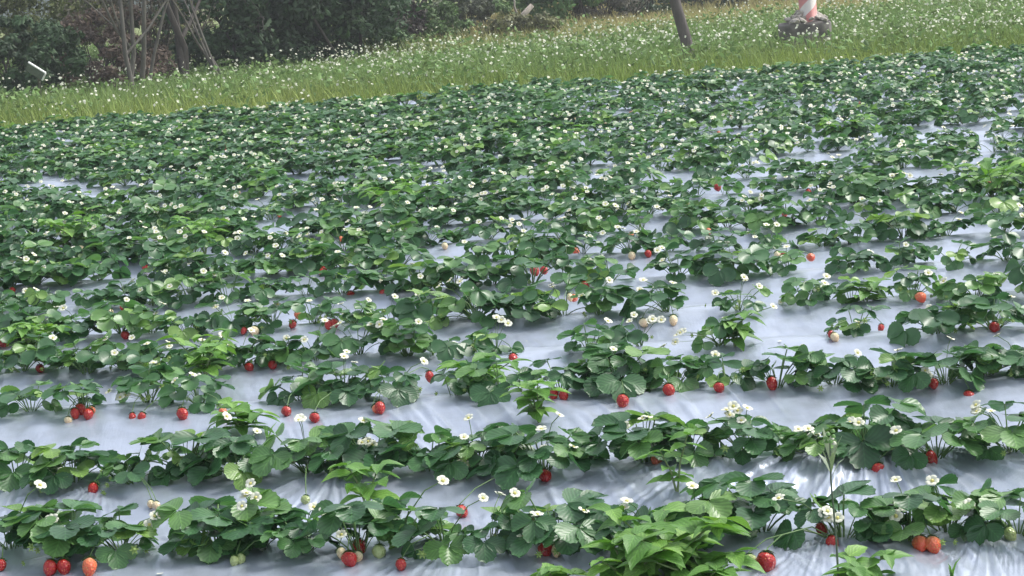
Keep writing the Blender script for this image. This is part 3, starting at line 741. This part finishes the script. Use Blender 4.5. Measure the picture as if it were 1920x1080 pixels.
tag(add('meadow_weeds', cloud_mesh('meadow_weeds', leaf_cloud(cen, rng.uniform(.6, 1.3, n), size=.042), colr, M_tint)), 'leafy green weeds growing through the meadow grass', 'weeds', kind='stuff')
x, y = meadow_points(21000, 50)
dens = np.clip((fbm(x * .55, y * .55, 52, 3) - .30) * 3.2, .04, 1) * np.clip((y - edge_y(x) - .5) / 2.0, .03, 1) * (1 - .75 * dryness(x, y))
k = rng.random(len(x)) < dens; x, y = x[k], y[k]; n = len(x)
cen = np.stack([x, y, meadow_h(x, y) + rng.uniform(.20, .44, n)], -1)
dirs = rng.normal(size=(n, 3)) * .5 + np.array([0, -.5, .8])
colr = np.array([.76, .77, .62]) * rng.uniform(.75, 1.05, (n, 1))
tag(add('meadow_flowers', cloud_mesh('meadow_flowers', leaf_cloud(cen, rng.uniform(.6, 1.25, n), dirs, size=.019, aspect=.9), colr, M_tint)), 'small white wild flowers scattered over the meadow grass', 'wild flowers', kind='stuff')

# ------------------------------------------------------------------ posts in the meadow
def bark_mat(name, c, var=.35, sc=(18, 18, 3)):
    k = N(name); mp = k.n('ShaderNodeMapping'); mp.inputs['Scale'].default_value = sc; k.l(k.obj(), mp.inputs[0]); f = k.noise(1, 6, mp.outputs[0], .65)
    k.l(k.ramp(f, [(.3, tuple(v * (1 - var) for v in c)), (.7, tuple(v * (1 + var) for v in c))]), k.p.inputs['Base Color']); k.p.inputs['Roughness'].default_value = .9
    k.bump(f, .7, .02); return k.m
M_pole = bark_mat('weathered pole', (.105, .09, .085)); M_bark = bark_mat('grey bark', (.125, .115, .10)); M_darkbark = bark_mat('dark bark', (.06, .052, .045)); M_palebark = bark_mat('pale dead bark', (.27, .24, .20))
def mground(px, py):
    d = ray(px, py); t = -CAMH / d.z
    for _ in range(8): t = (float(meadow_h(d.x * t, d.y * t)) - CAMH) / d.z
    return Vector((d.x * t, d.y * t, CAMH + d.z * t))
b = mground(1298, 128); q = proj(b); ppm = FPX / q[2]
def at(px, py, yy):
    d = ray(px, py); t = yy / d.y; return Vector((d.x * t, yy, CAMH + d.z * t))
t0 = at(1268, 0, b.y) - b; dirp = t0.normalized()
root = add('wooden_pole', None, None, b - Vector((0, 0, .05)))
mb = MB(); pts = []; rads = []
for i in range(10):
    t = i / 9; pts.append(dirp * (3.4 * t) + Vector((.012 * math.sin(i * 1.9), .01 * math.cos(i * 2.3), 0))); rads.append(.070 - .018 * t + .004 * math.sin(i * 2.7))
mb.tube(pts, rads, 12); add('shaft', mb.mesh('shaft', [M_pole]), root)
mb = MB(); pp = dirp * .3 + Vector((.0, -.072, 0)); mb.tube([pp, pp + Vector((0, -.02, 0))], .012, 6); add('nail', mb.mesh('nail', [M_petal]), root)
tag(root, 'slim dark weathered wooden pole leaning in the meadow at the field edge', 'pole')
# striped post on a stony concrete footing
b = mground(1512, 98); ppm = FPX / proj(b)[2]; rw = 50 / ppm
def stripe_mat():
    k = N('red and white spiral sleeve'); sp = k.n('ShaderNodeSeparateXYZ'); k.l(k.obj(), sp.inputs[0])
    at2 = k.n('ShaderNodeMath', operation='ARCTAN2'); k.l(sp.outputs[1], at2.inputs[0]); k.l(sp.outputs[0], at2.inputs[1])
    m1 = k.n('ShaderNodeMath', operation='MULTIPLY_ADD'); k.l(at2.outputs[0], m1.inputs[0]); m1.inputs[1].default_value = 2 / (2 * math.pi)
    m2 = k.n('ShaderNodeMath', operation='MULTIPLY'); k.l(sp.outputs[2], m2.inputs[0]); m2.inputs[1].default_value = -3.6; k.l(m2.outputs[0], m1.inputs[2])
    fr = k.n('ShaderNodeMath', operation='FRACT'); k.l(m1.outputs[0], fr.inputs[0])
    c = k.ramp(fr.outputs[0], [(0, (.52, .19, .17)), (.46, (.52, .21, .19)), (.5, (.58, .54, .50)), (.97, (.58, .54, .50))]); k.l(c, k.p.inputs['Base Color']); k.p.inputs['Roughness'].default_value = .55
    return k.m
M_conc = plain('stained concrete', (.12, .11, .10), .9, .6, 6, .5); M_rock = plain('grey rubble', (.36, .33, .29), .9, .45, 12, .4, objrand=True)
root = add('concrete_footing', None, None, b - Vector((0, 0, .06)))
mb = MB(); prof = [(rw * .90, 0), (rw * .96, .12), (rw * 1.0, .28), (rw * 1.0, .395), (rw * .97, .415), (rw * .5, .42), (.002, .42)]; P = []
for rr_, z in prof: P.append([Vector((rr_ * math.cos(2 * math.pi * k / 18) * (1 + .03 * math.sin(k * 2.1)), rr_ * math.sin(2 * math.pi * k / 18), z + (.012 * math.sin(k * 1.7) if z > .1 else 0))) for k in range(19)])
mb.grid(P); add('footing', mb.mesh('footing', [M_conc]), root); tag(root, 'round dark concrete footing in the meadow carrying rubble and a striped post', 'footing')
def rock_mesh(seed, sx=1, sy=1, sz=.65):
    import bmesh
    r = random.Random(seed); bm = bmesh.new(); bmesh.ops.create_icosphere(bm, subdivisions=1, radius=1)
    for v in bm.verts:
        v.co *= r.uniform(.72, 1.2); v.co.x *= sx; v.co.y *= sy; v.co.z *= sz
    me = bpy.data.meshes.new('rubble_stone'); bm.to_mesh(me); bm.free(); me.materials.append(M_rock); return me
ROCKS = [rock_mesh(i, 1.2, .9, .55) for i in range(6)]
rr = random.Random(3)
for k in range(44):
    a = rr.uniform(0, 6.28); rad = rw * .85 * math.sqrt(rr.random()); sz = rr.uniform(.04, .085)
    hgt = .37 + .13 * (1 - rad / rw) + rr.uniform(-.01, .02)
    o = add('rubble_stone', rr.choice(ROCKS), None, b + Vector((math.cos(a) * rad, math.sin(a) * rad, hgt - .02)), (rr.uniform(-.5, .5), rr.uniform(-.5, .5), rr.uniform(0, 6)), sz)
    tag(o, 'grey rubble stone heaped on the round footing around the striped post', 'stone', 'rubble stones heaped on the footing')
pb = Vector((at(1517, 42, b.y).x, b.y, b.z + .34)); root = add('striped_post', None, None, pb)
mb = MB(); mb.tube([(0, 0, 0), (-.01, 0, .6), (-.02, 0, 1.2), (-.03, 0, 1.8)], [.105, .106, .106, .105], 18); add('sleeve', mb.mesh('sleeve', [stripe_mat()]), root)
mb = MB(); mb.tube([(-.03, 0, 1.8), (-.09, 0, 5.5)], [.088, .075], 14); add('shaft', mb.mesh('shaft', [plain('pole concrete', (.36, .35, .33), .85)]), root)
tag(root, 'utility pole with a red and white spiral striped sleeve rising from rubble', 'post')

# ------------------------------------------------------------------ trees and bushes behind the meadow
M_fol = tint_mat('bush foliage', .6, .2)
def limb(mb, p, d, L, r, depth, rg, gn=.25, out=None):
    pts = [p]; rads = [r]; dd = d.normalized()
    for i in range(4):
        dd = (dd + Vector((rg.gauss(0, gn), rg.gauss(0, gn), rg.gauss(.05, gn * .6)))).normalized(); pts.append(pts[-1] + dd * L / 4); rads.append(r * (1 - .16 * (i + 1)))
    mb.tube(pts, rads, 5 if depth > 1 else 3, 0, False)
    if out is not None: out.append(pts[-1]); out.append(pts[2])
    if depth:
        for k in range(rg.choice([2, 3, 3, 4])):
            i = rg.choice([1, 2, 3, 4, 4]); nd = (dd + Vector((rg.gauss(0, .8), rg.gauss(0, .8), rg.gauss(.15, .5)))).normalized()
            limb(mb, pts[i], nd, L * rg.uniform(.45, .75), rads[i] * .62, depth - 1, rg, gn, out)
GB = 'trees and bushes along the back of the meadow'
def bush(px, py, wpx, h, label, col, nleaf=9000, lsize=.045, seed=0, name='bush', trunk=M_darkbark, low=0.0, tint=.35, depth=None, lean=0, cat='bush', clumps=60, woody=4, b=None):
    rg = random.Random(seed); b = mground(px, py) if b is None else b; ppm = FPX / proj(b)[2]; rx = wpx / ppm / 2; ry = depth or min(rx, 1.6)
    root = add(name, None, None, b - Vector((0, 0, .05))); root.empty_display_size = .2
    mb = MB(); tips = []
    for k in range(woody):
        limb(mb, Vector((rg.uniform(-.4, .4) * rx, rg.uniform(-.3, .3) * ry, 0)), Vector((rg.gauss(lean, .35), rg.gauss(0, .3), 1)), h * .6, (.025 + .014 * h / 2) * .6, 2, rg, .2, tips)
    add('trunk', mb.mesh('trunk', [trunk]), root)
    cc = []
    while len(cc) < clumps:
        p = np.array([rg.uniform(-1, 1), rg.uniform(-1, 1), rg.uniform(-1, 1)])
        if np.linalg.norm(p) < 1 and (np.linalg.norm(p) > .45): cc.append(p)
    cc = np.array(cc); cc[:, 0] *= rx; cc[:, 1] *= ry; cc[:, 2] = low + (h - low) * (cc[:, 2] * .5 + .5)
    cr = rng.uniform(.14, .34, clumps) * min(1.3, max(.5, h / 2.2)); ci = rng.integers(0, clumps, nleaf)
    off = rng.normal(size=(nleaf, 3)); off /= np.linalg.norm(off, axis=1)[:, None]; rad = cr[ci] * rng.random(nleaf) ** .4
    cen = cc[ci] + off * rad[:, None] * np.array([1.15, 1, .75]); cen[:, 2] = np.maximum(cen[:, 2], .02)
    ct = rng.uniform(1 - tint, 1 + tint, clumps)[ci]
    colr = np.array(col) * 1.25 * (ct * rng.uniform(.7, 1.3, nleaf))[:, None]
    add('crown', cloud_mesh('crown', leaf_cloud(cen, rng.uniform(.6, 1.3, nleaf), off + np.array([0, 0, .5]), size=lsize), colr, M_fol), root)
    tag(root, label, cat, GB); return root
def bare_tree(px, py, h, r, label, seed, n=1, mat=M_bark, lean=0, depth=4, spread=.15, leaves=0, col=(.14, .15, .06), name='bare_tree'):
    rg = random.Random(seed); b = mground(px, py); root = add(name, None, None, b - Vector((0, 0, .06))); root.empty_display_size = .2; mb = MB(); tips = []
    for k in range(n):
        limb(mb, Vector((rg.uniform(-1, 1) * spread, rg.uniform(-.3, .3), 0)), Vector((lean + rg.gauss(0, .12 * (n > 1)), rg.gauss(0, .1), 1)), h * rg.uniform(.6, .8), r * rg.uniform(.6, 1), depth, rg, .13, tips)
    add('trunk', mb.mesh('trunk', [mat]), root)
    if leaves:
        tp = np.array([tuple(t) for t in tips]); ci = rng.integers(0, len(tp), leaves); cen = tp[ci] + rng.normal(size=(leaves, 3)) * .12; cen[:, 2] = np.maximum(cen[:, 2], .05)
        add('crown', cloud_mesh('crown', leaf_cloud(cen, rng.uniform(.6, 1.3, leaves), size=.034), np.array(col) * rng.uniform(.6, 1.4, (leaves, 1)), M_fol), root)
    tag(root, label, 'tree', GB)

DK = (.030, .060, .026); OL = (.085, .105, .035); MG = (.06, .11, .035); BR = (.10, .082, .06); GG = (.085, .10, .06)
bush(40, 200, 250, 1.25, 'low dark green bush in front of the olive bush, beside a pale board', (.04, .075, .032), 9000, seed=1)
bush(60, 165, 300, 2.3, 'tall olive green bush with thin leaves at the end of the thicket', OL, 12000, seed=2, low=.3)
bush(215, 178, 260, 1.2, 'brown dead shrub thicket around the feet of the bare trees', (.115, .085, .065), 7000, .035, seed=3, woody=14)
bush(300, 150, 330, 2.8, 'grey brown twiggy thicket behind the bare trees', (.125, .115, .085), 8000, .035, seed=4, woody=16, low=.5)
bare_tree(252, 186, 3.6, .040, 'grey bare tree with several thin stems', 5, 4, M_bark, 0, 5, .22, 1500)
bare_tree(352, 172, 4.2, .070, 'bare forked tree with a thick dark trunk and sideways branches', 16, 2, M_darkbark, .06, 4, .10, 700)
bare_tree(420, 165, 2.2, .035, 'thin slanting dead branches at the edge of the dark trees', 27, 4, M_bark, -.5, 3, .25, 300)
bush(470, 150, 300, 3.4, 'dark evergreen tree standing next to the bare forked tree', (.036, .066, .030), 14000, .055, seed=6, name='evergreen_tree', cat='tree', low=-.1, clumps=90, woody=3)
bush(540, 138, 260, 3.6, 'dark evergreen tree with a mid green crown hanging low', (.042, .082, .030), 14000, .055, seed=7, name='evergreen_tree', cat='tree', low=-.1, clumps=90, woody=3)
bush(640, 128, 280, 3.8, 'dense very dark evergreen tree at the middle of the thicket', DK, 14000, .055, seed=8, name='evergreen_tree', cat='tree', low=-.1, clumps=90, woody=3)
bush(700, 100, 240, 4.0, 'dark evergreen tree next to the brown mound bush', (.034, .064, .032), 12000, .055, seed=9, name='evergreen_tree', cat='tree', low=-.1, clumps=90, woody=3)
bush(745, 96, 110, 1.0, 'rounded dark brown mound bush at the foot of the dark trees', (.06, .05, .042), 5000, .035, seed=10)
bush(690, 118, 170, .65, 'low green shrub at the foot of the dark evergreen trees', (.055, .10, .035), 4500, .04, seed=30)
bush(815, 88, 130, .75, 'small bright green shrub beside the brown mound bush', (.075, .135, .04), 4500, .04, seed=11)
bush(870, 72, 130, .9, 'grey green shrub in front of the vine covered bank', GG, 4500, .04, seed=12)
bush(910, 45, 220, .8, 'vine covered green bank behind the leaning log', (.09, .15, .05), 6000, .045, seed=13)
bush(985, 78, 150, .5, 'low brownish green shrub under the leaning log', (.115, .12, .055), 4500, .04, seed=14)
bush(1065, 58, 190, 1.9, 'light green willowy bush with drooping fronds', (.085, .155, .055), 8000, .05, seed=15, low=.2)
bush(1135, 52, 150, 1.5, 'grey twiggy shrub beside the willowy bush', (.125, .12, .095), 4500, .032, seed=16, woody=12)
bush(1200, 46, 150, 1.2, 'blue green shrub at the edge of the dry grass', (.06, .095, .055), 6000, .045, seed=17)
bush(1300, 26, 230, 2.6, 'dark blue green tree behind the leaning pole', (.028, .058, .040), 10000, .055, seed=18, low=.05, name='evergreen_tree', cat='tree')
bush(1410, 22, 170, 2.2, 'dark blue green tree between the leaning pole and striped post', (.03, .06, .038), 9000, .055, seed=19, low=.05, name='evergreen_tree', cat='tree')
bush(1560, 6, 230, .7, 'low brown shrub behind the striped post', (.16, .14, .08), 5000, .04, seed=20)
bush(1670, 2, 180, .6, 'low dry grey shrub at the top of the meadow', (.16, .15, .10), 4000, .04, seed=21)
# further trees that close the view
far = [(-6.5, 40, 5.5, 'olive'), (-10.5, 37, 5.0, 'grey green'), (-3.6, 44, 6.0, 'dark'), (-.9, 50, 6.2, 'dark'), (1.3, 54, 5.5, 'dark'), (3.6, 57, 5.5, 'dark'), (6.2, 60, 5.8, 'dark'), (9.5, 66, 6.0, 'dark'), (13.5, 72, 6.0, 'dark'), (18, 76, 6, 'dark'), (-15, 38, 5, 'olive')]
FC = {'olive': (.07, .09, .035), 'grey green': (.07, .085, .05), 'dark': (.034, .060, .036)}
for i, (X, Y, h_, kd) in enumerate(far):
    bb = Vector((X, Y, float(meadow_h(X, Y)))); pm = FPX / Y
    bush(0, 0, 4.2 * pm, h_, f'{kd} full crowned tree closing the view behind the thicket', FC[kd], 11000, .085, seed=60 + i, name='background_tree', cat='tree', low=.1, depth=1.8, clumps=90, b=bb)
for px, py, lab, sd_ in ((770, 60, 'brown straight tree trunk beside the vine covered bank', 1), (850, 30, 'thick grey tree trunk behind the vine covered bank', 2), (1010, 40, 'thin grey tree trunk beside the willowy bush', 3)):
    bare_tree(px, py, 5, .12 if sd_ == 2 else .08, lab, 80 + sd_, 1, M_bark if sd_ > 1 else M_darkbark, .03, 3, .05)
# leaning dead log
b = mground(936, 72); tp = at(985, 18, b.y + .2) - b; tp = tp * 1.25
root = add('dead_log', None, None, b - Vector((0, 0, .05))); mb = MB(); mb.tube([(0, 0, 0), tp * .33 + Vector((.01, 0, .02)), tp * .66, tp], [.062, .06, .052, .045], 9); add('stem', mb.mesh('stem', [M_palebark]), root)
mb = MB(); mb.tube([tp * .6, tp * .6 + Vector((-.06, 0, .22)), tp * .6 + Vector((-.05, .05, .42))], [.025, .02, .012], 6); add('branch', mb.mesh('branch', [M_palebark]), root)
tag(root, 'pale dead log leaning out of the bank towards the willowy bush', 'log')
# pale board caught in the bush
b = mground(66, 205); c0 = at(66, 134, b.y - .75); o = None
root = add('pale_board', None, None, c0); mb = MB()
def box(mb, sx, sy, sz, c=(0, 0, 0)):
    x, y, z = c; P = [Vector((x + a * sx, y + b_ * sy, z + d_ * sz)) for a, b_, d_ in ((-1, -1, -1), (1, -1, -1), (1, 1, -1), (-1, 1, -1), (-1, -1, 1), (1, -1, 1), (1, 1, 1), (-1, 1, 1))]
    for f in ((0, 3, 2, 1), (4, 5, 6, 7), (0, 1, 5, 4), (1, 2, 6, 5), (2, 3, 7, 6), (3, 0, 4, 7)): mb.quad([P[i] for i in f])
box(mb, .12, .012, .05); add('panel', mb.mesh('panel', [plain('grey green board', (.08, .10, .07), .6)], False), root)
mb = MB(); box(mb, .125, .016, .007, (0, 0, .057)); box(mb, .007, .016, .048, (.126, 0, .0)); add('rim', mb.mesh('rim', [plain('white rim', (.75, .76, .72), .5)], False), root)
mb = MB(); mb.tube([(.02, .04, -.05), (.02, .05, -.62)], .02, 6); add('stake', mb.mesh('stake', [M_bark]), root)
root.rotation_euler = (R(10), R(36), R(-8)); 
for ch in root.children:
    if ch.name.startswith('stake'): ch.rotation_euler = (R(-10), R(-36), 0)
tag(root, 'small pale board with a white rim tilted in the dark bush', 'board')
# far wooded hill
hx = np.linspace(-420, 420, 120); hy = np.linspace(170, 420, 40); HX, HY = np.meshgrid(hx, hy)
HZ = np.clip((HY - 170) / 160, 0, 1) ** .8 * (34 + 26 * fbm(HX * .012, HY * .012, 2, 3)) + 5 * (fbm(HX * .12, HY * .12, 8, 3) - .4) - 1.5
nr, nc = HX.shape; I = np.arange(nr * nc).reshape(nr, nc); F = np.stack([I[:-1, :-1], I[:-1, 1:], I[1:, 1:], I[1:, :-1]], -1).reshape(-1, 4)
kk = N('far woodland'); f = kk.noise(.25, 8, kk.obj(), .7); kk.l(kk.ramp(f, [(.3, (.035, .065, .05)), (.7, (.07, .105, .08))]), kk.p.inputs['Base Color']); kk.p.inputs['Roughness'].default_value = 1; kk.bump(f, 1, 3)
tag(add('hill', mesh_np('hill', np.stack([HX, HY, HZ], -1).reshape(-1, 3), F, [kk.m])), kind='structure')

# thin damp air over the whole place
hb = MB(); x0, x1, y0, y1, z0, z1 = -440, 440, -70, 430, -4, 75
P = [Vector(v) for v in ((x0, y0, z0), (x1, y0, z0), (x1, y1, z0), (x0, y1, z0), (x0, y0, z1), (x1, y0, z1), (x1, y1, z1), (x0, y1, z1))]
for f in ((0, 3, 2, 1), (4, 5, 6, 7), (0, 1, 5, 4), (1, 2, 6, 5), (2, 3, 7, 6), (3, 0, 4, 7)): hb.quad([P[i] for i in f])
hm = bpy.data.materials.new('damp air'); hm.use_nodes = True; ht = hm.node_tree; ht.nodes.clear()
hv = ht.nodes.new('ShaderNodeVolumePrincipled'); hv.inputs['Color'].default_value = (.86, .90, .94, 1); hv.inputs['Density'].default_value = .0017; hv.inputs['Anisotropy'].default_value = .3
ho = ht.nodes.new('ShaderNodeOutputMaterial'); ht.links.new(hv.outputs[0], ho.inputs['Volume'])
tag(add('haze', hb.mesh('haze', [hm], False)), kind='stuff')
